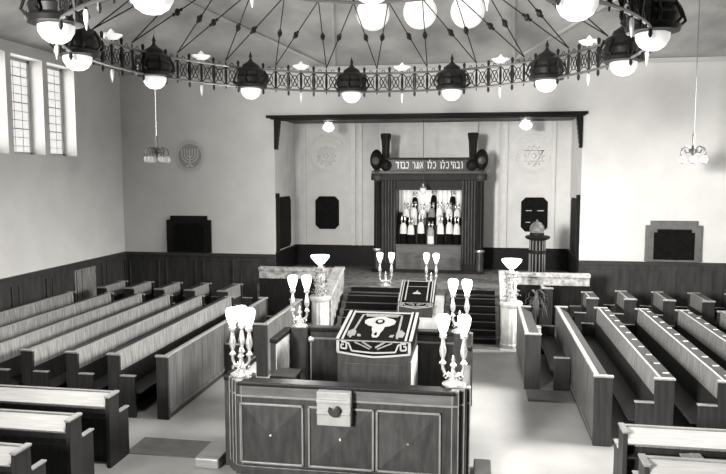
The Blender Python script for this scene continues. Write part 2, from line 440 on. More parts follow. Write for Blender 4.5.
# Hebrew inscription on the entablature, drawn as raised strokes: each letter is a list of strokes on a 0..1 x 0..1 grid
LET = {
 'bet': [[(0.05,1),(0.7,1),(0.78,0.9),(0.78,0.05)], [(0,0.03),(1,0.03)]],
 'kaf': [[(0.05,1),(0.7,1),(0.8,0.85),(0.8,0.18),(0.7,0.03),(0.05,0.03)]],
 'vav': [[(0.2,1),(0.5,1),(0.5,0)]],
 'dalet': [[(0,0.97),(1,0.97)], [(0.78,0.97),(0.78,0)]],
 'resh': [[(0.05,0.97),(0.7,0.97),(0.82,0.85),(0.82,0)]],
 'mem': [[(0.15,1),(0.32,0.75),(0.08,0)], [(0.25,0.85),(0.55,1),(0.85,0.85),(0.9,0.03),(0.45,0.03)]],
 'alef': [[(0.05,1),(0.95,0)], [(0.9,1),(0.85,0.7),(0.62,0.42)], [(0.35,0.62),(0.1,0.35),(0.05,0)]],
 'lamed': [[(0.1,1.4),(0.1,0.95),(0.8,0.95),(0.8,0.6),(0.4,0)]],
 'yod': [[(0.2,1),(0.5,1),(0.5,0.6)]],
 'he': [[(0,0.97),(0.75,0.97),(0.85,0.85),(0.85,0)], [(0.12,0.62),(0.12,0)]],
}
WID = {'vav': 0.5, 'yod': 0.5}
words = [['vav','bet','he','yod','kaf','lamed','vav'], ['kaf','lamed','vav'], ['alef','mem','resh'], ['kaf','bet','vav','dalet']]
HH = 0.185; LW = 0.15
tot = sum(WID.get(l, 1)*LW + 0.07 for w in words for l in w) + 3*0.14
sc_ = 2.10/tot
x = 0.085 + 1.05
for w in words:                       # right to left
    for l in w:
        wd = WID.get(l, 1)*LW*sc_
        gw = LW*sc_
        x -= wd
        ins = MB()
        for st in LET[l]:
            pp = [(x + q[0]*gw, -0.012, P(4.36) + q[1]*HH) for q in st]
            for a, b in zip(pp, pp[1:]):
                va = Vector(a); vb = Vector(b); d = (vb-va).normalized()*0.012
                va -= d; vb += d
                horiz = abs(d.x) > abs(d.z)
                nrm = Vector((-d.z, 0, d.x)).normalized()*(0.017 if horiz else 0.012)
                f = Vector((0, 0.02, 0))
                ins.add([va-nrm, vb-nrm, vb+nrm, va+nrm, va-nrm+f, vb-nrm+f, vb+nrm+f, va+nrm+f], [(0,1,2,3),(7,6,5,4),(0,4,5,1),(1,5,6,2),(2,6,7,3),(3,7,4,0)])
        ins.build('letter', 'plate', ark)
        x -= 0.07*sc_
    x -= 0.14*sc_

# Torah scrolls inside the ark
def scroll(x, y, z, h, w, body, cape, label, grp):
    t = thing('torah_scroll', label, 'Torah scroll', (x, y, z), 0, grp)
    b = MB(); b.lathe([(w*1.08,0),(w*1.0,h*0.55),(w*0.95,h*0.62)], n=16); b.xf(Matrix.Diagonal((1,0.75,1,1))); b.build('mantle', body, t, smooth=True)
    c = MB(); c.lathe([(w*1.12,h*0.40),(w*1.06,h*0.62),(w*0.9,h*0.76),(w*0.5,h*0.84),(0.01,h*0.85)], n=16); c.xf(Matrix.Diagonal((1,0.8,1,1))); c.build('mantle_top', cape, t, smooth=True)
    for s in (-1, 1):
        r = MB(); r.lathe([(0.016,h*0.8),(0.016,h*0.92),(0.035,h*0.94),(0.04,h*1.0),(0.02,h*1.06),(0.03,h*1.10),(0.004,h*1.16)], (s*w*0.5, 0, 0), 8)
        r.build('finial', 'silver', t, smooth=True)
    return t
def px(xp): return -2.50 + (xp-398)*(1.93/63)
fr = ['first', 'second', 'third', 'fourth', 'fifth', 'sixth', 'seventh']
frow = [(401.5,0.78,'velvet','mantle_white'),(409.5,0.72,'velvet','mantle_white'),(420,0.82,'velvet','mantle_white'),(430.3,0.62,'mantle_white','embroidery'),(440.5,0.80,'velvet','mantle_white'),(449.8,0.82,'velvet','mantle_white'),(457.4,0.78,'velvet','mantle_white')]
for i, (xp, h, b, c) in enumerate(frow):
    nm = 'white-mantled' if b == 'mantle_white' else 'dark-mantled white-topped'
    scroll(px(xp), AY+0.42, 1.95, h, 0.103, b, c, '%s Torah scroll, %s from the left in the front row of the ark' % (nm, fr[i]), 'Torah scrolls in the front row')
for i, (xp, h, b, c) in enumerate([(403.5,0.62,'velvet','mantle_white'),(411.5,0.66,'mantle_white','mantle_white'),(421,0.60,'embroidery_grey','mantle_white'),(430.5,0.64,'velvet','embroidery_grey'),(439,0.66,'mantle_white','mantle_white'),(449,0.64,'velvet','mantle_white'),(457.5,0.6,'velvet','mantle_white')]):
    scroll(px(xp), AY+0.74, 2.53, h, 0.105, b, c, 'Torah scroll %s from the left in the middle row of the ark' % fr[i], 'Torah scrolls in the middle row')
for i, (xp, h, b, c) in enumerate([(412,0.58,'velvet','velvet'),(432,0.66,'velvet','velvet'),(452,0.62,'embroidery_grey','velvet')]):
    scroll(px(xp), AY+0.96, 2.93, h, 0.09, b, c, 'dark Torah scroll %s from the left on the top shelf of the ark' % fr[i], 'Torah scrolls on the top shelf')

# eternal light on its cord
et = thing('eternal_light', 'small hanging eternal light on a long cord before the ark', 'hanging lamp', (-1.70, 21.62, 3.6))
MB().tube([(0,0,0.25),(0,0,NZ-3.6+0.05)], 0.009, 5).build('cord', 'lamp_iron', et)
MB().lathe([(0.01,0.30),(0.05,0.27),(0.02,0.22),(0.11,0.17),(0.12,0.15)], n=14).build('crown', 'silver', et, smooth=True)
MB().lathe([(0.01,-0.06),(0.06,-0.03),(0.10,0.06),(0.09,0.14)], n=14).build('glass_cup', 'pendant_glass', et, smooth=True)

# flush lamps under the niche soffit
for x, w in ((-4.70, 'left'), (1.36, 'right')):
    t = thing('soffit_lamp', 'small lit glass lamp under the niche soffit, %s of the ark' % w, 'lamp', (x, 21.75, NZ), 0, 'soffit lamps in the niche')
    MB().lathe([(0.10,-0.12),(0.16,-0.08),(0.16,0.0)], n=16).build('fitting', 'silver', t, smooth=True)
    MB().lathe([(0.01,-0.36),(0.12,-0.33),(0.19,-0.24),(0.16,-0.16),(0.10,-0.12)], n=16).build('glass_bowl', 'torch_glass', t, smooth=True)

# ------------------------------------------------------------------ tablets
def chamf(x0, x1, z0, z1, c, notch=False, top_only=False):
    if notch:
        p = [(x0,z0),(x1,z0),(x1,z1-c),(x1-c,z1-c),(x1-c,z1),(x0+c,z1),(x0+c,z1-c),(x0,z1-c)]
    elif top_only:
        p = [(x0,z0),(x1,z0),(x1,z1-c),(x1-c,z1),(x0+c,z1),(x0,z1-c)]
    else:
        p = [(x0+c,z0),(x1-c,z0),(x1,z0+c),(x1,z1-c),(x1-c,z1),(x0+c,z1),(x0,z1-c),(x0,z0+c)]
    return p
for x0, x1, w in ((-5.52, -4.70, 'left'), (1.36, 2.20, 'right')):
    t = thing('memorial_tablet', 'black eight-sided tablet on the niche wall, %s of the ark' % w, 'tablet', (0, NY, 0), 0, 'black tablets in the niche')
    MB().prism(chamf(x0, x1, 2.30, 3.42, 0.14), -0.05, 0, 'y').build('slab', 'black_stone', t, bevel=0.01)
    if w == 'right':
        for ea, eb, ez in ((x0+0.15, x0+0.34, 2.98), (x1-0.33, x1-0.12, 2.98), (x0+0.15, x0+0.30, 2.6)):
            MB().box(ea, eb, -0.056, -0.05, ez, ez+0.02).build('engraved_line', 'plate', t)
for x, s, w in ((NX0, 1, 'left'), (NX1, -1, 'right')):
    t = thing('side_tablet', 'tall narrow dark tablet on the %s reveal of the ark niche' % w, 'tablet', (x, 0, 0), 0, 'tablets on the niche reveals')
    a, b = sorted((0, s*0.07))
    MB().prism(chamf(21.15, 22.6, 1.80, 3.45, 0.13), a, b, 'x').build('slab', 'black_stone', t, bevel=0.01)
    a, b = sorted((0, s*0.11))
    MB().box(a, b, 21.05, 21.13, 1.75, 3.42).box(a, b, 21.02, 21.16, 3.42, 3.58).build('edge_post', 'dark_wood', t, bevel=0.02)
def wall_tablet(x0, x1, z0, z1, mf, mi, label):
    t = thing('wall_tablet', label, 'tablet', (0, YB, 0))
    MB().prism(chamf(x0, x1, z0, z1, 0.13, True), -0.07, 0, 'y').build('frame', mf, t, bevel=0.012)
    MB().prism(chamf(x0+0.06, x1-0.06, z0, z1-0.06, 0.13, True), -0.095, -0.07, 'y').build('moulding', mf, t, bevel=0.008)
    MB().prism(chamf(x0+0.22, x1-0.22, z0+0.06, z1-0.24, 0.09, True), -0.105, -0.095, 'y').build('panel', mi, t)
wall_tablet(-9.82, -8.33, 1.69, 2.86, 'dark_wood', 'black_stone', 'black notched tablet standing on the panelling left of the niche')
wall_tablet(4.70, 6.24, 1.69, 2.86, 'tablet_frame', 'black_stone', 'dark tablet in a grey stepped frame right of the niche')

# ------------------------------------------------------------------ relief roundels
def roundel(x, y, z, r, label, motif):
    t = thing('wall_roundel', label, 'wall relief', (x, y, z), 0)
    X = Matrix.Rotation(pi/2, 4, 'X')
    MB().lathe([(0.01,0),(r*0.72,0),(r*0.74,0.012)], n=40).xf(X).build('ground', 'relief_ground' if motif == 'menorah' else 'niche_plaster', t)
    wr = MB()
    rnd = random.Random(3)
    for k in range(54):
        a = 2*pi*k/54
        rr = r*(0.88 + 0.07*(-1)**k)
        wr.add([(rr*cos(a-0.05), -0.03, rr*sin(a-0.05)), ((rr+r*.08)*cos(a), -0.01, (rr+r*.08)*sin(a)), (rr*cos(a+0.09), -0.035, rr*sin(a+0.09)), ((rr-r*.1)*cos(a), -0.01, (rr-r*.1)*sin(a)), (rr*cos(a+.02), 0.0, rr*sin(a+.02))], [(0,1,2,3),(0,4,1),(1,4,2),(2,4,3),(3,4,0)])
    wr.build('wreath', 'relief', t)
    d = MB()
    if motif == 'menorah':
        for j in range(1, 4):
            q = r*0.17*j
            pts = [(q*cos(pi+pi*k/12), -0.02, r*0.10 + q*0.95*sin(pi+pi*k/12)) for k in range(13)]
            pts = [(-q, -0.02, r*0.38)] + pts + [(q, -0.02, r*0.38)]
            d.tube(pts, r*0.032, 6)
        d.tube([(0,-0.02,r*0.38),(0,-0.02,-r*0.55)], r*0.04, 6)
        d.tube([(-r*0.2,-0.02,-r*0.62),(0,-0.02,-r*0.5),(r*0.2,-0.02,-r*0.62)], r*0.04, 6)
        d.tube([(-r*0.24,-0.02,-r*0.63),(r*0.24,-0.02,-r*0.63)], r*0.03, 6)
        for j in range(-3, 4):
            d.ball((j*r*0.17, -0.02, r*0.42), r*0.045, 6, 4)
    else:
        R1 = r*0.58
        for s in (0, pi/3 if motif == 'star' else pi):
            tri = [(R1*sin(s+2*pi*k/3), -0.02, R1*cos(s+2*pi*k/3)) for k in range(3)]
            d.tube(tri, r*0.05, 5, closed=True)
        d.ball((0, -0.02, 0), r*0.14, 10, 6)
        for k in range(6):
            d.ball((r*0.5*sin(pi/6+k*pi/3+0.0), -0.015, r*0.5*cos(pi/6+k*pi/3)), r*0.08, 8, 5)
        if motif == 'leaf':
            for k in range(9):
                a = k*2.4; q = r*(0.12+0.045*k)
                d.tube([(q*sin(a), -0.02, q*cos(a)), (q*1.3*sin(a+0.5), -0.03, q*1.2*cos(a+0.5))], r*0.06, 5)
    d.build('emblem', 'relief', t, smooth=True)
    # worn banner arc over the upper rim
    if motif != 'menorah':
        MB().tube([(r*1.12*cos(a), -0.012, r*1.12*sin(a)) for a in [R(35+5*k) for k in range(23)]], r*0.06, 5).build('banner', 'relief', t)
roundel(-9.0, YB, 4.74, 0.52, 'round seven-branched candlestick relief on the wall left of the niche', 'menorah')
roundel(-5.14, NY, 4.78, 0.60, 'round ornamental relief on the niche wall, left of the ark', 'leaf')
roundel(1.73, NY, 4.76, 0.60, 'round six-pointed star relief on the niche wall, right of the ark', 'star')

# column stand with a rounded vessel, right part of platform
cs = thing('column_stand', 'dark reeded column stand behind the right marble parapet', 'stand', (1.63, 20.0, PZ))
MB().lathe([(0.26,0),(0.26,0.08),(0.22,0.10)], n=24).build('foot', 'dark_wood', cs)
MB().lathe([(0.205,0.10),(0.205,1.30)], n=24).build('shaft', 'dark_wood', cs)
for k in range(14): MB().tube([(0.213*cos(k*pi/7), 0.213*sin(k*pi/7), 0.10), (0.213*cos(k*pi/7), 0.213*sin(k*pi/7), 1.30)], 0.016, 5).build('reed', 'bimah_edge', cs)
MB().lathe([(0.23,0.92),(0.245,0.94),(0.245,1.0),(0.23,1.02)], n=24).build('band', 'dark_wood', cs)
MB().lathe([(0.22,1.29),(0.33,1.34),(0.35,1.39),(0.30,1.42)], n=24).build('cap', 'dark_wood', cs, smooth=True)
vz = thing('domed_vessel', 'rounded mottled ornament on top of the reeded column stand', 'ornament', (1.61, 20.0, PZ+1.42))
MB().lathe([(0.20,0),(0.20,0.06),(0.18,0.08)], n=20).build('foot', 'dark_wood', vz)
MB().lathe([(0.18,0.08),(0.205,0.16),(0.19,0.26),(0.12,0.36),(0.01,0.40)], n=20).build('dome', 'stone_grey', vz, smooth=True)
MB().ball((0,0,0.42), 0.03, 8, 6).build('knob', 'stone_grey', vz)

# ------------------------------------------------------------------ small lectern in front of the ark steps
lc = thing('cantor_lectern', 'pale marble lectern with a cloth top between the two flights of steps', 'lectern', (-1.45, 17.3, 0))
MB().box(-0.56, 0.58, 0.25, 1.8, 0, 0.86).build('pier', 'marble_pale', lc, bevel=0.01)
MB().box(-0.46, 0.50, 0.0, 0.7, 0, 0.60).build('body', 'marble_pale', lc, bevel=0.01)
MB().box(-0.02, 0.30, -0.28, 0.0, 0, 0.20).build('step', 'marble_pale', lc, bevel=0.01)
MB().prism([(0.0,0.60),(1.0,0.86),(1.0,1.36),(0.0,0.96)], -0.50, 0.34, 'x').build('desk', 'bimah_wood', lc)
def slope_cloth(name, label, loc, wx, y0, z0, y1, z1, drop, mid_drop, emblem, grp=None):
    """cloth on a sloping desk: top sheet, front valance with a pointed hem, side hems"""
    t = thing(name, label, 'cloth', loc, 0, grp)
    th = 0.012
    def top(u, v, h=0.0):     # u in -1..1 across, v 0..1 from front edge to back
        return Vector((u*wx, y0 + v*(y1-y0), z0 + v*(z1-z0) + th + h))
    def front(u, v, h=0.0):   # v 0..1 down the front
        d = drop + (mid_drop-drop)*(1-abs(u)**1.3)
        return Vector((u*wx, y0 - 0.014 - h, z0 + th - v*d))
    m = MB()
    n = 24
    grid = []
    for j in range(9):
        for i in range(n+1): grid.append(top(-1+2*i/n, 1 - j/8))
    for j in range(1, 6):
        for i in range(n+1): grid.append(front(-1+2*i/n, j/5))
    fs = [(j*(n+1)+i, j*(n+1)+i+1, (j+1)*(n+1)+i+1, (j+1)*(n+1)+i) for j in range(13) for i in range(n)]
    m.add(grid, fs)
    for s in (-1, 1):
        a = [top(s, 0), top(s, 1), top(s, 1)+Vector((s*0.014,0,-0.14)), top(s, 0)+Vector((s*0.014,0,-0.14))]
        m.add(a, [(0,1,2,3)])
    sh = m.build('sheet', 'velvet', t, smooth=False)
    md = sh.modifiers.new('Solid', 'SOLIDIFY'); md.thickness = 0.008; md.offset = 1
    def strip(fn, path, w, mtl, nm):
        b = MB()
        for (u0,v0),(u1,v1) in zip(path, path[1:]):
            steps = 10
            p0 = fn(u0,v0,0.012); p1 = fn(u1,v1,0.012)
            dd = (p1-p0)
            nn = (fn(0.1,0.5,0.1)-fn(0.1,0.5,0.0)).normalized()
            sd = dd.cross(nn).normalized()*w/2
            prev = None
            for k in range(steps+1):
                u = u0+(u1-u0)*k/steps; v = v0+(v1-v0)*k/steps
                p = fn(u,v,0.012)
                cur = (p-sd, p+sd, p+sd+nn*0.006, p-sd+nn*0.006)
                if prev:
                    b.add(list(prev)+list(cur), [(0,1,5,4),(1,2,6,5),(2,3,7,6),(3,0,4,7),(0,1,2,3),(7,6,5,4)])
                prev = cur
        return b.build(nm, mtl, t)
    W = wx
    for s in (-1, 1):
        strip(top, [(s*0.97,0),(s*0.97,1)], 0.05*W/0.6, 'embroidery', 'border')
        strip(top, [(s*0.84,0),(s*0.84,1)], 0.035*W/0.6, 'embroidery', 'border')
        strip(front, [(s*0.95,0),(s*0.95,0.95)], 0.045*W/0.6, 'embroidery', 'border')
        # fret at the corner
        strip(front, [(s*0.86,0.12),(s*0.72,0.12),(s*0.72,0.62),(s*0.86,0.62),(s*0.86,0.32),(s*0.79,0.32)], 0.026*W/0.6, 'embroidery', 'fret')
        strip(front, [(s*0.72,0.2),(s*0.66,0.2),(s*0.58,0.72),(0,0.72)], 0.024*W/0.6, 'embroidery', 'border')
        strip(front, [(s*0.97,0.97),(0,0.97)], 0.03*W/0.6, 'embroidery', 'hem')
        strip(front, [(s*0.5,0.1),(s*0.1,0.5)], 0.02*W/0.6, 'embroidery_grey', 'ray')
        strip(front, [(s*0.3,0.05),(s*0.05,0.4)], 0.03*W/0.6, 'embroidery_grey', 'ray')
    strip(front, [(-0.97,0.01),(0.97,0.01)], 0.02*W/0.6, 'embroidery_grey', 'border')
    strip(top, [(-0.8,0.955),(0.8,0.955)], 0.10*W/0.6, 'embroidery', 'border')
    def patch(fn, pts, mtl, nm, h=0.014, thick=0.006):
        b = MB()
        lo = [fn(u,v,h) for u,v in pts]; hi = [fn(u,v,h+thick) for u,v in pts]
        k = len(pts)
        b.add(lo+hi, [tuple(range(k))[::-1], tuple(range(k,2*k))] + [(i,(i+1)%k,k+(i+1)%k,k+i) for i in range(k)])
        return b.build(nm, mtl, t)
    if emblem:
        strip(top, [(-0.66,0.06),(-0.56,0.86),(0.56,0.86),(0.6,0.06)], 0.035, 'embroidery_grey', 'frame')
        # fountain-shaped emblem: two lobes on a tapering foot, ring at the centre
        lobes = []
        prof = [(0.06,0.08),(0.10,0.14),(0.11,0.24),(0.16,0.34),(0.17,0.44),(0.30,0.47),(0.42,0.55),(0.44,0.64),(0.36,0.70),(0.22,0.74),(0.08,0.79)]
        lobes = [(u, v) for u, v in prof] + [(-u, v) for u, v in reversed(prof)]
        patch(top, lobes, 'embroidery', 'emblem')
        ring = [(0.13*cos(2*pi*k/14), 0.60+0.085*sin(2*pi*k/14)) for k in range(14)]
        patch(top, ring, 'velvet', 'emblem_ring', 0.022)
        patch(top, [(0.07*cos(2*pi*k/10), 0.60+0.045*sin(2*pi*k/10)) for k in range(10)], 'embroidery', 'emblem_centre', 0.029)
        patch(top, [(0.035*cos(2*pi*k/10), 0.18+0.05*sin(2*pi*k/10)) for k in range(10)], 'velvet', 'emblem_dot', 0.022)
        for s in (-1, 1):
            patch(top, [(s*0.55,0.12),(s*0.74,0.10),(s*0.78,0.24),(s*0.66,0.34),(s*0.55,0.26)], 'embroidery_grey', 'corner_flower')
            patch(top, [(s*0.48,0.10),(s*0.38,0.10),(s*0.40,0.16),(s*0.50,0.18)], 'embroidery_grey', 'corner_flower')
        patch(top, [(-0.45,0.80),(0.45,0.80),(0.50,0.90),(-0.50,0.90)], 'embroidery_grey', 'band', 0.01)
    else:
        strip(top, [(-0.66,0.7),(0.66,0.7)], 0.02, 'embroidery', 'line')
        patch(top, [(-0.25,0.36),(0.25,0.36),(0.14,0.44),(0.06,0.44),(0,0.54),(-0.06,0.44),(-0.14,0.44)], 'embroidery', 'emblem')
        strip(top, [(-0.62,0.08),(-0.62,1)], 0.03, 'embroidery', 'border')
        strip(top, [(0.62,0.08),(0.62,1)], 0.03, 'embroidery', 'border')
    return t
slope_cloth('lectern_cloth', 'dark embroidered cloth draped over the small lectern before the ark', (-1.53, 17.3, 0), 0.44, 0.0, 0.96, 1.0, 1.36, 0.08, 0.14, False)

# ------------------------------------------------------------------ candelabra
def candelabrum(x, y, z, label, h=1.0, n=3, rz=0, grp='candelabra on the corners of the reading platform', spread=0.17, back=True):
    t = thing('candelabrum', label, 'candelabrum', (x, y, z), rz, grp)
    k = h/1.0
    MB().lathe([(0.15*k,0),(0.15*k,0.02),(0.09*k,0.05),(0.045*k,0.09),(0.06*k,0.12),(0.03*k,0.15),(0.025*k,0.24)], n=14).build('foot', 'silver', t, smooth=True)
    if n == 2: spots = [(-spread*0.5, 0), (spread*0.5, 0)]
    else: spots = [(-spread*0.7, 0.0), (spread*0.75, 0.0), (-0.04, 0.16)]
    sc = MB()
    for a in range(8):
        q = a*pi/4
        sc.tube([(0.03*cos(q),0.03*sin(q),0.10*k), (0.10*cos(q),0.10*sin(q),0.15*k), (0.13*cos(q),0.13*sin(q),0.11*k), (0.10*cos(q),0.10*sin(q),0.08*k)], 0.012, 5)
    sc.build('scrollwork', 'silver', t, smooth=True)
    if True:
        MB().lathe([(0.02,0.22),(0.05,0.27),(0.02,0.31),(0.03,0.34),(0.01,0.40)], n=10).build('finial', 'silver', t, smooth=True)
    for px_, py_ in spots:
        d = Vector((px_, py_, 0)); L = d.length
        e = d.normalized() if L > 0 else Vector((0,0,0))
        pts = [Vector((0,0,0.18*k)) , e*L*0.35+Vector((0,0,0.13*k)), e*L*0.8+Vector((0,0,0.15*k)), e*L+Vector((0,0,0.22*k)), e*L+Vector((0,0,0.30*k))]
        br = MB().tube(pts, 0.022*k, 7).build('branch', 'silver', t, smooth=True)
        MB().lathe([(0.045*k,0.28*k),(0.05*k,0.30*k),(0.025*k,0.33*k),(0.022*k,0.36*k),(0.045*k,0.42*k),(0.05*k,0.47*k),(0.03*k,0.56*k),(0.025*k,0.62*k),(0.05*k,0.64*k),(0.055*k,0.68*k),(0.035*k,0.70*k)], (px_,py_,0), 12).build('stem', 'silver', br, smooth=True)
        MB().lathe([(0.035*k,0.70*k),(0.055*k,0.74*k),(0.085*k,0.84*k),(0.092*k,0.92*k),(0.07*k,0.955*k),(0.01*k,0.96*k)], (px_,py_,0), 14).build('glass_shade', 'candle_glass', br, smooth=True)
    return t

# ------------------------------------------------------------------ the reading platform (bimah)
BX0, BX1, BY0, BY1, BZ = -3.46, -0.07, 9.1, 12.75, 1.33
bi = thing('reading_platform', 'large dark panelled reading platform with open centre in the middle of the hall', 'reading platform', (0, 0, 0))
MB().box(BX0+0.1, BX1-0.1, BY0+0.12, BY1-0.05, 0, 0.28).build('deck', 'bimah_wood', bi)
CH = 0.22
MB().box(BX0+CH, BX1-CH, BY0, BY0+0.16, 0.0, BZ-0.08).build('front_wall', 'bimah_wood', bi)
MB().box(BX0+CH, BX1-CH, BY1-0.16, BY1, 0.0, BZ-0.08).build('rear_wall', 'bimah_wood', bi)
for x0 in (BX0-0.09, BX1-0.12):
    for y0, y1 in ((BY0+CH, 10.42), (11.55, BY1-CH)):
        w = MB().box(x0, x0+0.10, y0, y1, 0.0, BZ-0.08).build('side_wall', 'bimah_wood', bi)
        MB().box(x0-0.02, x0+0.12, y0, y1, BZ-0.08, BZ).build('hand_rail', 'dark_wood', w, bevel=0.02)
        xi = x0+0.10 if x0 < -2 else x0-0.014
        MB().box(xi, xi+0.014, y0, y1, 0.3, BZ-0.1).build('inner_face', 'marble_pale' if x0 < -2 else 'bimah_wood', w)  # left face in pale marble tone: light on it put into the colour
# mouldings across the front
fm = MB()
fm.box(BX0+CH-0.02, BX1-CH+0.02, BY0-0.05, BY0+0.20, BZ-0.06, BZ)
fm.build('top_rail', 'dark_wood', bi, bevel=0.018)
MB().box(BX0+CH, BX1-CH, BY0-0.018, BY0, BZ-0.20, BZ-0.06).build('frieze', 'bimah_frieze', bi)
MB().box(BX0+CH, BX1-CH, BY0-0.032, BY0, BZ-0.215, BZ-0.19).build('bead', 'bimah_edge', bi)
MB().box(BX0+CH, BX1-CH, BY0-0.035, BY0, 0.0, 0.13).build('plinth', 'bimah_wood', bi, bevel=0.01)
MB().box(BX0+CH-0.02, BX1-CH+0.02, BY1-0.20, BY1+0.05, BZ-0.08, BZ).build('rear_rail', 'dark_wood', bi, bevel=0.018)
MB().box(BX0+CH, BX1-CH, BY1-0.19, BY1-0.16, BZ-0.22, BZ-0.19).build('rear_bead', 'bimah_edge', bi)
# three pyramid panels with moulded frames
for x0, x1 in ((-3.22,-2.36), (-2.24,-1.38), (-1.30,-0.48)):
    z0, z1 = 0.19, 1.0
    c = ((x0+x1)/2, BY0-0.055, (z0+z1)/2)
    p = MB(); vs = [(x0,BY0-0.004,z0),(x1,BY0-0.004,z0),(x1,BY0-0.004,z1),(x0,BY0-0.004,z1),c]
    p.add(vs, [(0,1,4),(1,2,4),(2,3,4),(3,0,4),(3,2,1,0)])
    po = p.build('panel', 'bimah_wood', bi)
    f = MB(); w = 0.028
    for a, b, cc, d in ((x0-w,x0,z0-w,z1+w),(x1,x1+w,z0-w,z1+w),(x0-w,x1+w,z0-w,z0),(x0-w,x1+w,z1,z1+w)):
        f.box(a, b, BY0-0.03, BY0, cc, d)
    f.build('panel_moulding', 'bimah_edge', po, bevel=0.006)
    MB().ball((c[0], c[1]-0.006, c[2]), 0.018, 10, 7).build('knob', 'brass', po)
# corner clusters: three stepped reeded posts on each bevelled corner
for sx, sy in ((0,0),(1,0),(0,1),(1,1)):
    cx0 = BX0 if sx == 0 else BX1
    cy0 = BY0 if sy == 0 else BY1
    dx = 1 if sx == 0 else -1; dy = 1 if sy == 0 else -1
    for k in range(3):
        x = cx0 + dx*(0.20 - 0.075*k); y = cy0 + dy*(0.03 + 0.085*k)
        po = MB().box(x-0.04, x+0.04, y-0.04, y+0.04, 0.0, BZ-0.02).build('corner_post', 'bimah_wood', bi)
        e = MB()
        for ex in (-1, 1): e.box(x+ex*0.042-0.007, x+ex*0.042+0.007, y-0.052 if dy > 0 else y+0.040, y-0.040 if dy > 0 else y+0.052, 0.05, BZ-0.02)
        e.build('edge_bead', 'bimah_edge', po)
        MB().box(x-0.05, x+0.05, y-0.05, y+0.05, BZ-0.02, BZ+0.01).build('post_cap', 'bimah_edge', po, bevel=0.005)
        MB().box(x-0.046, x+0.046, y-0.048, y+0.048, BZ-0.215, BZ-0.19).build('post_ring', 'bimah_edge', po, bevel=0.005)
        MB().box(x-0.05, x+0.05, y-0.055, y+0.05, 0, 0.13).build('post_foot', 'bimah_wood', po, bevel=0.005)
    MB().box(min(cx0+dx*0.05,cx0+dx*0.34), max(cx0+dx*0.05,cx0+dx*0.34), min(cy0+dy*0.08,cy0+dy*0.36), max(cy0+dy*0.08,cy0+dy*0.36), 0.0, BZ+0.02).build('corner_block', 'bimah_wood', bi, bevel=0.015)
# pale projecting bracket in the middle of the front with a dark notched boss
cb = MB()
prof = [(BY0,0.82),(BY0-0.16,0.82),(BY0-0.16,0.97),(BY0-0.185,0.98),(BY0-0.185,1.01),(BY0-0.16,1.02),(BY0-0.16,1.13),(BY0-0.195,1.14),(BY0-0.195,1.18),(BY0-0.17,1.19),(BY0-0.17,1.285),(BY0,1.285)]
cb.prism(prof, -2.11, -1.65, 'x')
cbo = cb.build('front_bracket', 'bimah_stone', bi, bevel=0.008)
ht = []
for k in range(21):
    a = pi*0.30 + (2*pi - pi*0.60)*0 + k*2*pi/20
for k in range(25):
    a = R(125) + k*R(310)/24
    ht.append((0.062*1.1*cos(a), 0.064*sin(a)))
ht = [(-0.06,0.035),(-0.02,0.01),(0.012,0.035),(0.035,0.05),(0.065,0.04),(0.08,0.0),(0.07,-0.04),(0.035,-0.07),(-0.005,-0.068),(-0.045,-0.045),(-0.068,-0.005)]
bs = MB().prism([(-1.87+u*1.15, 1.045+v*1.2) for u, v in ht], BY0-0.235, BY0-0.155, 'y').build('boss', 'black', cbo, bevel=0.012)

# low steps at the foot of the platform
tag(MB().box(-0.36, 0.0, 0, 0.75, 0, 0.15).build('foot_step', 'oak_top', loc=(-3.60, 9.15, 0), bevel=0.02), 'low pale wooden step at the left foot of the reading platform', 'step')
tag(MB().box(0, 0.24, 0, 0.85, 0, 0.13).build('foot_step', 'rail_wood', loc=(-0.02, 9.0, 0), bevel=0.02), 'small dark wooden step at the right foot of the reading platform', 'step')

# reading table and its cloth
DZ = 0.28
tb = thing('reading_table', 'tall dark wooden reading table inside the platform under the cloth', 'table', (AX, 11.08, DZ))
MB().prism([(0,0),(1.30,0),(1.30,1.68-DZ),(0,1.465-DZ)], -0.60, 0.60, 'x').build('body', 'bimah_wood', tb, bevel=0.01)
MB().box(-0.48, 0.48, -0.02, 0, 0.2, 0.82).build('front_panel', 'bimah_wood', tb, bevel=0.008)
MB().box(0.60, 0.615, 0.05, 1.26, 0.1, 0.85).build('lit_side', 'marble_pale', tb)  # pale slab: the light on the table's right side given as colour
slope_cloth('table_cloth', 'black velvet cloth with pale embroidered borders over the reading table', (AX, 11.08, 0), 0.62, 0, 1.47, 1.30, 1.685, 0.20, 0.27, True)

# bench and microphone stand inside the platform
bn = thing('bench', 'short dark bench inside the reading platform by its left wall', 'bench', (-3.18, 11.2, DZ))
MB().box(-0.22, 0.22, -0.2, 0.3, 0.50, 0.56).build('seat', 'rail_wood', bn, bevel=0.01)
MB().box(-0.19, 0.19, -0.16, 0.26, 0.0, 0.50).build('base', 'dark_wood', bn)
mi = thing('microphone_stand', 'thin microphone stand with a round head left of the reading table', 'microphone', (-2.76, 11.3, DZ))
MB().lathe([(0.13,0),(0.13,0.02),(0.02,0.04)], n=16).build('foot', 'lamp_iron', mi)
MB().tube([(0,0,0.03),(0,0,1.10)], 0.013, 6).build('pole', 'silver', mi)
MB().ball((0,0,1.13), 0.05, 12, 8).build('head', 'silver', mi, smooth=True)

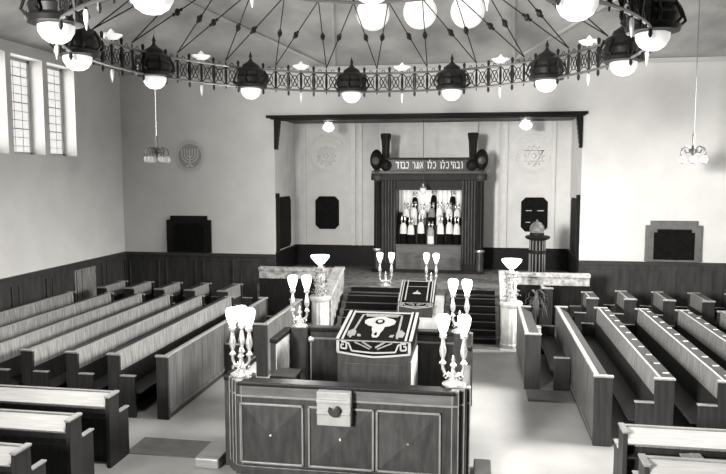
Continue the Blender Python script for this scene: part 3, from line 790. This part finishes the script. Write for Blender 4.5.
candelabrum(BX0+0.16, BY0+0.22, BZ+0.02, 'three-light silver candelabrum on the near left corner of the reading platform')
candelabrum(BX1-0.24, BY0+0.24, BZ+0.02, 'silver two-light candelabrum on the near right corner of the reading platform', n=2, spread=0.28)
candelabrum(BX0+0.19, BY1-0.22, BZ+0.02, 'silver two-light candelabrum on the far left corner of the reading platform', n=2, spread=0.27)
candelabrum(BX1-0.24, BY1-0.22, BZ+0.02, 'silver two-light candelabrum on the far right corner of the reading platform', n=2, spread=0.25)
candelabrum(-2.56, 19.35, PZ, 'two-light candelabrum on the platform edge, left of the small lectern', 0.98, 2, grp='two-light candelabra on the ark platform', spread=0.33)
candelabrum(-1.28, 19.35, PZ, 'two-light candelabrum on the platform edge, right of the small lectern', 0.98, 2, grp='two-light candelabra on the ark platform', spread=0.27)

# ------------------------------------------------------------------ pews
def make_pew(L, label, h=1.12, plates=False, rest='oak_end', grp=None, dp=0.27):
    """faces local +Y, runs along local X, centred; the tall end is 0.27 deep behind y = 0"""
    t = thing('pew', label, 'pew', (0,0,0), 0, grp)
    for s in (-1, 1):
        x0, x1 = sorted((s*L/2, s*(L/2-0.055)))
        e = MB().box(x0, x1, -dp-0.01, 0.0, 0.0, h-0.035).build('end_panel', 'oak_end', t, bevel=0.006)
        MB().box(x0-0.012, x1+0.012, -dp-0.025, 0.015, h-0.035, h).build('end_cap', 'oak_top', e, bevel=0.010)
        a = MB().box(x0, x1, 0.0, 0.27, 0.0, 0.72).build('arm_panel', 'oak_end', t, bevel=0.006)
        MB().box(x0-0.010, x1+0.010, 0.0, 0.285, 0.72, 0.745).build('arm_cap', 'oak_top', a, bevel=0.008)
    X0, X1 = -L/2+0.055, L/2-0.055
    MB().prism([(-0.040,0.79),(-0.055,h-0.01),(-0.085,h-0.01),(-0.073,0.79)], X0, X1, 'x').build('backrest', 'oak', t)
    MB().prism([(-0.018,0.45),(-0.040,0.79),(-0.073,0.79),(-0.055,0.43),(-0.055,0.14),(-0.03,0.14),(-0.03,0.45)], X0, X1, 'x').build('shaded_back', 'oak_end', t)  # dark wood tone holds the shadow of the row in front
    MB().box(X0, X1, -0.095, -0.05, h-0.012, h+0.010).build('top_rail', 'oak_top', t, bevel=0.008)
    MB().box(X0, X1, -0.01, 0.36, 0.415, 0.45).build('seat', 'oak_end', t, bevel=0.008)
    MB().box(X0, X1, -0.05, -0.02, 0.0, 0.14).build('foot_board', 'oak_end', t)
    if rest == 'oak_end':
        d = MB().box(X0, X1, -dp-0.03, -0.095, h-0.035, h-0.012).build('book_rest', rest, t)
        MB().box(X0, X1, -dp-0.02, -dp, h-0.16, h-0.035).build('rear_fascia', rest, t)
    else:
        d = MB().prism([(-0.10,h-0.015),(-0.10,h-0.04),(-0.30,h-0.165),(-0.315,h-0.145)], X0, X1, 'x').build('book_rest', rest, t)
    MB().box(X0, X1, -dp+0.01, -0.085, h-0.36, h-0.34).build('book_shelf', 'oak_end', t)
    if plates:
        n = max(2, int(L/0.56))
        for k in range(n):
            x = X0 + (k+0.5)*(X1-X0)/n
            b = MB().box(-0.014, 0.014, -0.045, 0.045, 0, 0.006)
            b.xf(Matrix.Translation((x, -dp+0.035, h-0.012)))
            b.build('name_plate', 'plate', d)
    return t
def make_front(L, label, h=1.12, grp=None, depth=0.27):
    """book-rest front of a block of pews: boarded panel at local y = 0 facing +Y"""
    t = thing('book_desk', label, 'desk', (0,0,0), 0, grp)
    for s in (-1, 1):
        x0, x1 = sorted((s*L/2, s*(L/2-0.055)))
        e = MB().box(x0, x1, -depth, 0.0, 0.0, h-0.035).build('end_panel', 'oak_end', t, bevel=0.006)
        MB().box(x0-0.012, x1+0.012, -depth-0.015, 0.015, h-0.035, h).build('end_cap', 'oak_top', e, bevel=0.010)
    X0, X1 = -L/2+0.055, L/2-0.055
    nb = max(4, int(round(L/0.30)))
    b = MB()
    w = (X1-X0)/nb
    for k in range(nb):
        b.box(X0+k*w+0.004, X0+(k+1)*w-0.004, -0.045, -0.012, 0.09, h-0.03)
    b.box(X0, X1, -0.05, -0.04, 0.05, h-0.03)
    b.build('front_panel', 'desk_oak', t, bevel=0.003)
    MB().box(X0, X1, -0.055, 0.014, 0.10, 0.16).build('base_rail', 'desk_oak', t, bevel=0.008)
    MB().box(X0, X1, -0.055, -0.015, 0.0, 0.10).build('plinth', 'oak_end', t)
    MB().box(X0, X1, -0.075, 0.005, h-0.03, h+0.008).build('top_rail', 'oak_top', t, bevel=0.010)
    MB().prism([(-0.075,h-0.01),(-0.075,h-0.035),(-depth-0.01,h-0.165),(-depth-0.02,h-0.145)], X0, X1, 'x').build('book_rest', 'oak_end', t)
    MB().box(X0, X1, -depth+0.02, -0.05, h-0.36, h-0.34).build('book_shelf', 'oak_end', t)
    return t
ORD = ['first', 'second', 'third', 'fourth', 'fifth', 'sixth', 'seventh', 'eighth']
NY0, NY1 = 10.93, 16.65
LL = NY1-NY0; MIDY = (NY0+NY1)/2
LG, RG = 'long pews of the left block', 'long pews of the right block'
# left block (faces +X): local +Y -> world +X
f = make_front(LL, 'boarded front of the left pew block facing the reading platform', depth=0.21)
f.location = (-5.17, MIDY, 0); f.rotation_euler = (0,0,-pi/2)
xsL = [-6.05, -6.83, -7.69, -8.45, -9.31, -10.37]
base = None
for i, x in enumerate(xsL):
    lab = 'long wooden pew in the left block, %s row from the aisle behind its boarded front' % ORD[i]
    if base is None:
        base = make_pew(LL, lab, grp=LG, dp=0.21); base.location = (x, MIDY, 0); base.rotation_euler = (0,0,-pi/2)
    else: dup(base, (x, MIDY, 0), -pi/2, lab, LG)
# right block (faces -X)
f = make_front(LL, 'boarded front of the right pew block facing the reading platform')
f.location = (1.79, MIDY, 0); f.rotation_euler = (0,0,pi/2)
baseR = None
for i, x in enumerate([2.67, 3.57, 4.44, 5.33, 6.22]):
    lab = 'long wooden pew in the right block, %s row from the aisle behind its boarded front' % ORD[i]
    if baseR is None:
        baseR = make_pew(LL, lab, plates=True, grp=RG); baseR.location = (x, MIDY, 0); baseR.rotation_euler = (0,0,pi/2)
    else: dup(baseR, (x, MIDY, 0), pi/2, lab, RG)
# short blocks between the rear aisle and the end wall
SG = 'short pews by the end wall, left'
s0 = None
for i, (x, y0, y1) in enumerate([(-6.5, 17.4, 18.6), (-7.42, 17.4, 18.6), (-8.28, 17.4, 18.6), (-9.15, 17.4, 18.6), (-9.95, 17.4, 18.6)]):
    lab = 'short wooden pew near the end wall on the left, %s from the ark platform' % ORD[i]
    if s0 is None: s0 = make_pew(1.2, lab, grp=SG); s0.location = (x, 18.0, 0); s0.rotation_euler = (0,0,-pi/2)
    else: dup(s0, (x, 18.0, 0), -pi/2, lab, SG)
SG = 'short pews by the end wall, right'
s0 = None
for i, x in enumerate([2.68, 3.58, 4.49, 5.39, 6.29]):
    lab = 'short wooden pew near the end wall on the right, %s from the ark platform' % ORD[i]
    L = 1.25
    if i == 0:
        q = make_pew(0.94, lab, grp=SG); q.location = (x, 17.88+0.47, 0); q.rotation_euler = (0,0,pi/2)
    elif s0 is None:
        s0 = make_pew(L, lab, grp=SG); s0.location = (x, 17.88+L/2, 0); s0.rotation_euler = (0,0,pi/2)
    else: dup(s0, (x, 17.88+L/2, 0), pi/2, lab, SG)
f = make_front(0.62, 'tall short boarded pew front standing before the right marble parapet', h=1.29)
f.location = (1.62, 18.2+0.31, 0); f.rotation_euler = (0,0,pi/2)
# short outer fronts and their benches next to the reading platform
LS = 2.9
f = make_front(LS, 'short boarded desk nearest the right pedestal, in front of the right block', depth=0.30); f.location = (0.92, 13.66+LS/2, 0); f.rotation_euler = (0,0,pi/2)
f = make_front(LS, 'short boarded desk beyond the reading platform, in front of the left block', depth=0.30); f.location = (-4.26, 13.66+LS/2, 0); f.rotation_euler = (0,0,-pi/2)
def bench_seat(x, sgn, label):
    t = thing('pew_bench', label, 'bench', (x, 13.6, 0), 0, 'short benches against the block fronts')
    for y in (0, LS-0.05):
        a = MB().box(min(0, sgn*0.30), max(0, sgn*0.30), y, y+0.05, 0, 0.66).build('arm_panel', 'oak_end', t, bevel=0.006)
        MB().box(min(0, sgn*0.31), max(0, sgn*0.31), y-0.01, y+0.06, 0.66, 0.685).build('arm_cap', 'oak_top', a, bevel=0.006)
    MB().box(min(0, sgn*0.36), max(0, sgn*0.36), 0.05, LS-0.05, 0.41, 0.45).build('seat', 'oak_end', t)
bench_seat(1.77, -1, 'low bench against the boarded front of the right block')
bench_seat(-5.15, 1, 'low bench against the boarded front of the left block')
# nearest rows, facing the ark
NG = 'nearest pews on the left'
n0 = None
Ln = 6.2
for i, y in enumerate([9.22, 8.25, 7.19]):
    lab = ['nearest left rows: pew farthest from the viewer, next to the left block', 'nearest left rows: middle one of the three pews', 'nearest left rows: pew closest to the viewer in the bottom left corner'][i]
    if n0 is None: n0 = make_pew(Ln, lab, h=1.06, grp=NG, rest='rest_wood_lit'); n0.location = (-5.13-Ln/2, y, 0)
    else: dup(n0, (-5.13-Ln/2, y, 0), 0, lab, NG)
NG = 'nearest pews on the right'
Ln = 5.9
n1 = make_pew(Ln, 'nearest right rows: pew next to the right block, upper of the two', h=1.06, grp=NG, rest='rest_wood_lit'); n1.location = (1.79+Ln/2, 9.02, 0)
dup(n1, (1.82+Ln/2, 8.03, 0), 0, 'nearest right rows: pew closest to the viewer, bottom right corner', NG)
t = thing('prayer_book', 'small open book on the shelf behind the nearest right pew', 'book', (2.62, 8.85, 0.727), 0.1)
MB().box(-0.12, 0.0, -0.07, 0.07, 0.003, 0.024).box(0.0, 0.12, -0.07, 0.07, 0.003, 0.03).build('pages', 'white', t)
MB().box(-0.125, 0.125, -0.075, 0.075, -0.004, 0.003).build('cover', 'dark_wood', t)

# dark carpet strip on the floor by the nearest left pews
tag(MB().box(-5.2, -3.9, 9.48, 10.12, 0.0, 0.01).build('floor_runner', 'runner'), 'dark strip of matting on the floor left of the reading platform', 'mat')
tag(MB().box(0.95, 1.79, 12.95, 13.57, 0.0, 0.04).build('foot_plinth', 'runner'), 'low dark plinth before the short right bench', 'plinth')

# drooping plant by the right pedestal
pl = thing('potted_plant', 'dark drooping plant standing behind the right pedestal', 'plant', (1.45, 17.9, 0))
MB().lathe([(0.14,0),(0.18,0.3),(0.20,0.34),(0.17,0.34)], n=16).build('pot', 'marble_pale', pl, smooth=True)
MB().tube([(0,0,0.3),(0,0,1.15)], 0.03, 6).build('stem', 'leaf', pl)
lf = MB()
rnd = random.Random(11)
for k in range(60):
    a = rnd.uniform(0, 2*pi); l = rnd.uniform(0.18, 0.36); z = rnd.uniform(0.75, 1.2)
    d = Vector((cos(a), sin(a), 0)); sd = Vector((-sin(a), cos(a), 0))*rnd.uniform(0.015, 0.03)
    c = [Vector((0,0,z)), d*l*0.4+Vector((0,0,z+0.10)), d*l*0.8+Vector((0,0,z+0.02)), d*l+Vector((0,0,z-0.25))]
    wv = [0.4, 1, 1, 0.1]
    vs = []
    for p, w_ in zip(c, wv): vs += [p-sd*w_, p+sd*w_, p+Vector((0,0,0.004))]
    for j in range(3): pass
    lf.add(vs, [(0,1,4,3),(3,4,7,6),(6,7,10,9)])
lf.build('foliage', 'leaf', pl)

# ------------------------------------------------------------------ great ring chandelier
CX, CY, CR, KY = -1.65, 9.52, 3.69, 1.075
NL = 12; PH = -0.215
ZT, ZB = 6.10, 5.76
ch = thing('ring_chandelier', 'huge iron ring chandelier carrying twelve glass bowl lamps over the hall', 'chandelier', (CX, CY, 0))
def pol(a, r, z): return (r*sin(a), KY*r*cos(a), z)
for nm, z in (('upper_rail', ZT), ('lower_rail', ZB)):
    MB().tube([pol(2*pi*k/96, CR, z) for k in range(96)], 0.022, 6, closed=True).build(nm, 'bronze', ch, smooth=True)
lat = MB()
NPOST = NL*8
da = 2*pi/NPOST
for k in range(NPOST):
    a = PH + (k+0.0)*da
    # crossing arcs and small rings between posts
    for s in (-1, 1):
        lat.tube([pol(a+da*u, CR, (ZT+ZB)/2 + s*(ZT-ZB)*0.5*w) for u, w in ((0,-1),(0.3,-0.55),(0.5,0),(0.7,0.55),(1,1))], 0.009, 4)
    lat.tube([pol(a+da*(0.5+0.26*cos(q)), CR, (ZT+ZB)/2+0.10*sin(q)) for q in [2*pi*j/10 for j in range(10)]], 0.009, 4, closed=True)
    lat.tube([pol(a+da*(0.5+0.12*cos(q)), CR, ZT+0.03+0.03*sin(q)) for q in [2*pi*j/6 for j in range(6)]], 0.007, 4, closed=True)
    if k % 8 not in (1, 3, 5, 7):
        lat.tube([pol(a, CR, ZB-0.06), pol(a, CR, ZB), pol(a, CR, (ZT+ZB)/2), pol(a, CR, ZT), pol(a, CR, ZT+0.07)], [0.008, 0.016, 0.028, 0.016, 0.01], 6)
lat.build('lattice_band', 'lamp_iron', ch)
for i in range(NL):
    a = PH + i*2*pi/NL
    px_, py_, _ = pol(a, CR, 0)
    hs = MB()
    hs.lathe([(0.13,5.74),(0.28,5.75),(0.30,5.80),(0.265,5.84),(0.285,5.92),(0.25,5.97),(0.27,6.02),(0.24,6.07),(0.17,6.10),(0.15,6.16),(0.07,6.21),(0.03,6.25),(0.022,6.28),(0.035,6.31),(0.018,6.35),(0.004,6.40)], (px_, py_, 0), 20)
    for k in range(8):
        q = k*pi/4
        hs.tube([(px_+0.27*cos(q), py_+0.27*sin(q), 5.80),(px_+0.335*cos(q), py_+0.335*sin(q), 5.86),(px_+0.30*cos(q), py_+0.30*sin(q), 5.96),(px_+0.26*cos(q), py_+0.26*sin(q), 6.04)], 0.018, 5)
    h = hs.build('lamp_housing', 'lamp_iron', ch, smooth=True)
    MB().lathe([(0.01,5.55),(0.08,5.56),(0.14,5.60),(0.18,5.67),(0.185,5.73),(0.12,5.76)], (px_, py_, 0), 24).build('glass_bowl', 'bowl_glass', h, smooth=True)
    # small upward shade and glass drop halfway to the next lamp
    b = a + pi/NL
    qx, qy, _ = pol(b, CR, 0)
    MB().lathe([(0.02,6.14),(0.10,6.16),(0.165,6.215),(0.06,6.235),(0.03,6.27),(0.004,6.30)], (qx, qy, 0), 16).build('small_shade', 'bowl_glass', ch, smooth=True)
    MB().lathe([(0.016,5.72),(0.026,5.68),(0.022,5.62),(0.004,5.53)], (qx, qy, 0), 10).build('glass_drop', 'pendant_glass', ch, smooth=True)
    for s in (1, 3, 5, 7):
        c = PH + i*2*pi/NL + s*da
        st = (s in (2,))
        po = MB()
        z0, z1 = (ZB-0.11, ZT+0.12) if s in (1, 3, 5, 7) and (s % 4 == 1 or s % 4 == 3) else (ZB, ZT)
        po.tube([pol(c, CR, z0), pol(c, CR, z0+0.04), pol(c, CR, ZB), pol(c, CR, (ZT+ZB)/2), pol(c, CR, ZT), pol(c, CR, z1-0.03), pol(c, CR, z1)], [0.01, 0.026, 0.016, 0.045, 0.016, 0.03, 0.01], 7)
        po.build('post', 'lamp_iron', ch, smooth=True)
# lattice of suspension chains up to a smaller ring
R2, Z2 = 2.25, 7.06
MB().tube([pol(2*pi*k/64, R2, Z2) for k in range(64)], 0.03, 6, closed=True).build('hanging_ring', 'bronze', ch, smooth=True)
NA = 24
for k in range(NA):
    a = PH + (k+0.5)*2*pi/NA
    for s in (-0.5, 0.5):
        b = a + s*2*pi/NA
        p0 = Vector(pol(a, CR, ZT+0.09)); p1 = Vector(pol(b, R2, Z2))
        m = MB().tube([p0, p1], 0.010, 5)
        c = p0.lerp(p1, 0.5)
        m.ball(c, 0.045, 8, 6, 1.3)
        for e in (-0.07, 0.07):
            m.ball(p0.lerp(p1, 0.5+e/ (p1-p0).length), 0.028, 6, 5)
        m.build('chain', 'lamp_iron', ch)
for k in range(6):
    a = PH + k*pi/3
    MB().tube([pol(a, R2, Z2), pol(a, R2*0.55, ceil_z(CX, CY)+0.02)], 0.02, 6).build('hanging_rod', 'lamp_iron', ch)

# three globe pendants further on
for (x, z), w in zip(((-2.27, 7.56), (-1.275, 7.56), (-0.29, 7.54)), ('left', 'middle', 'right')):
    t = thing('globe_pendant', 'large white glass globe hanging from the ceiling, %s one of the three' % w, 'pendant lamp', (x, 15.0, z), 0, 'globe pendants above the steps')
    MB().ball((0,0,0), 0.35, 28, 18).build('glass_globe', 'globe_glass', t, smooth=True)
    MB().lathe([(0.10,0.32),(0.11,0.36),(0.03,0.42)], n=14).build('fitting', 'bronze', t, smooth=True)
    MB().tube([(0,0,0.4),(0,0,ceil_z(x,15.0)-z+0.01)], 0.012, 6).build('stem', 'bronze', t)

# small pendants left and right
def pendant(x, y, z, label, stem_m, body_m):
    t = thing('crystal_pendant', label, 'pendant lamp', (x, y, z), 0, 'small pendants beside the niche')
    MB().tube([(0,0,0.35),(0,0,ceil_z(x,y)-z+0.01)], 0.011, 6).build('stem', stem_m, t)
    MB().lathe([(0.02,0.62),(0.035,0.55),(0.03,0.45),(0.02,0.35),(0.04,0.28),(0.11,0.22),(0.09,0.16),(0.03,0.10),(0.01,0.02)], n=14).build('body', body_m, t, smooth=True)
    for k in range(6):
        a = k*pi/3 + 0.3
        ca, sa = cos(a), sin(a)
        br = MB().tube([(0.04*ca,0.04*sa,0.22),(0.16*ca,0.16*sa,0.30),(0.28*ca,0.28*sa,0.24),(0.31*ca,0.31*sa,0.12),(0.27*ca,0.27*sa,0.06)], 0.016, 6)
        br.tube([(0.08*ca,0.08*sa,0.16),(0.18*ca,0.18*sa,0.14),(0.22*ca,0.22*sa,0.22)], 0.012, 5)
        b = br.build('branch', body_m, t, smooth=True)
        MB().lathe([(0.03,0.06),(0.07,0.03),(0.085,-0.04),(0.06,-0.10),(0.01,-0.12)], (0.27*ca,0.27*sa,0), 12).build('glass_shade', 'pendant_glass', b, smooth=True)
pendant(-8.66, 18.0, 4.60, 'small branched pendant lamp hanging left of the ark niche', 'silver', 'bronze')
pendant(5.06, 18.0, 4.55, 'small branched pendant lamp hanging right of the ark niche', 'bronze', 'bronze')

# ------------------------------------------------------------------ lights
def area(name, loc, rot, sx, sy, e, spread=180):
    l = bpy.data.lights.new(name, 'AREA'); l.shape = 'RECTANGLE'; l.size = sx; l.size_y = sy; l.energy = e; l.spread = R(spread)
    l.color = (1, 0.985, 0.95)
    o = bpy.data.objects.new(name, l); COL.objects.link(o); o.location = loc; o.rotation_euler = rot
    return o
def point(name, loc, e, r=0.1):
    l = bpy.data.lights.new(name, 'POINT'); l.energy = e; l.shadow_soft_size = r; l.color = (1, 0.98, 0.94)
    o = bpy.data.objects.new(name, l); COL.objects.link(o); o.location = loc
    return o
# daylight through the two rows of windows
yc = (WIN[-1][0] + WIN[0][1])/2; ly = WIN[0][1]-WIN[-1][0]; zc = (WZ0+WZ1)/2
area('daylight_right', (XR-0.75, yc, zc), (0, R(90-38), 0), 2.3, ly, 1450, 74)
for a, b in WIN: area('daylight_left', (XL-0.36, (a+b)/2, zc), (0, -R(90), 0), 2.2, 1.1, 42, 150)
# added narrow beam from behind the viewer; the rear wall has no windows
area('rear_fill_beam', (-6.0, YF+0.15, 5.4), (R(90-5), 0, -R(27)), 3.0, 2.6, 2100, 64)
l = bpy.data.lights.new('pew_fill_spot', 'SPOT'); l.energy = 1900; l.spot_size = R(95); l.spot_blend = 0.7; l.shadow_soft_size = 0.15; l.color = (1, 0.98, 0.94)  # added fill spot on the nearest left pews, apart from any bowl lamp
o = bpy.data.objects.new('pew_fill_spot', l); COL.objects.link(o); o.location = (-4.5, 8.1, 5.45)
o.rotation_euler = (Vector((-8.6, 8.0, 0.9)) - Vector(o.location)).to_track_quat('-Z', 'Y').to_euler()
def spot(name, loc, e):
    l = bpy.data.lights.new(name, 'SPOT'); l.energy = e; l.spot_size = R(150); l.spot_blend = 0.6; l.shadow_soft_size = 0.12; l.color = (1, 0.98, 0.94)
    o = bpy.data.objects.new(name, l); COL.objects.link(o); o.location = loc; o.rotation_euler = (pi, 0, 0)
for i in range(NL):
    a = PH + (i+0.5)*2*pi/NL
    spot('shade_light', (CX+CR*sin(a), CY+KY*CR*cos(a), 6.36), 44)
for i in range(NL):
    a = PH + i*2*pi/NL
    point('bowl_light', (CX+CR*sin(a), CY+KY*CR*cos(a), 5.42), 10, 0.12)
for x in (-3.93, 0.80): point('torch_light', (x, 17.1, 2.3), 32, 0.12)
for x in (-4.70, 1.36): point('soffit_light', (x, 21.75, NZ-0.48), 14, 0.1)
for x, y in ((BX0+0.16, BY0+0.22), (BX1-0.20, BY0+0.24), (BX0+0.19, BY1-0.22), (BX1-0.24, BY1-0.22)): point('candle_light', (x, y, 2.40), 150, 0.14)
for x in (-2.56, -1.28): point('candle_light', (x, 19.35, 2.15), 60, 0.08)
point('ark_light', (AX+0.09, AY+0.25, 3.55), 10, 0.06)

w = bpy.data.worlds.new('world'); SC.world = w; w.use_nodes = True
w.node_tree.nodes['Background'].inputs[0].default_value = (0.9, 0.89, 0.86, 1)
w.node_tree.nodes['Background'].inputs[1].default_value = 0.3

# ------------------------------------------------------------------ camera
cam = bpy.data.cameras.new('camera'); co = bpy.data.objects.new('camera', cam); COL.objects.link(co)
cam.sensor_width = 36; cam.lens = 700/726*36
yaw, pit = R(9.4), R(5.2)
fw = Vector((-sin(yaw)*cos(pit), cos(yaw)*cos(pit), -sin(pit)))
co.location = (0, 0, 4.2)
co.rotation_euler = fw.to_track_quat('-Z', 'Y').to_euler()
cam.clip_end = 200
SC.camera = co
SC.view_settings.view_transform = 'Standard'
SC.view_settings.look = 'None'
SC.view_settings.gamma = 1.0
SC.view_settings.exposure = -0.55
SC.view_settings.use_curve_mapping = False
SC.cycles.diffuse_bounces = 1
SC.cycles.glossy_bounces = 2
SC.cycles.max_bounces = 6
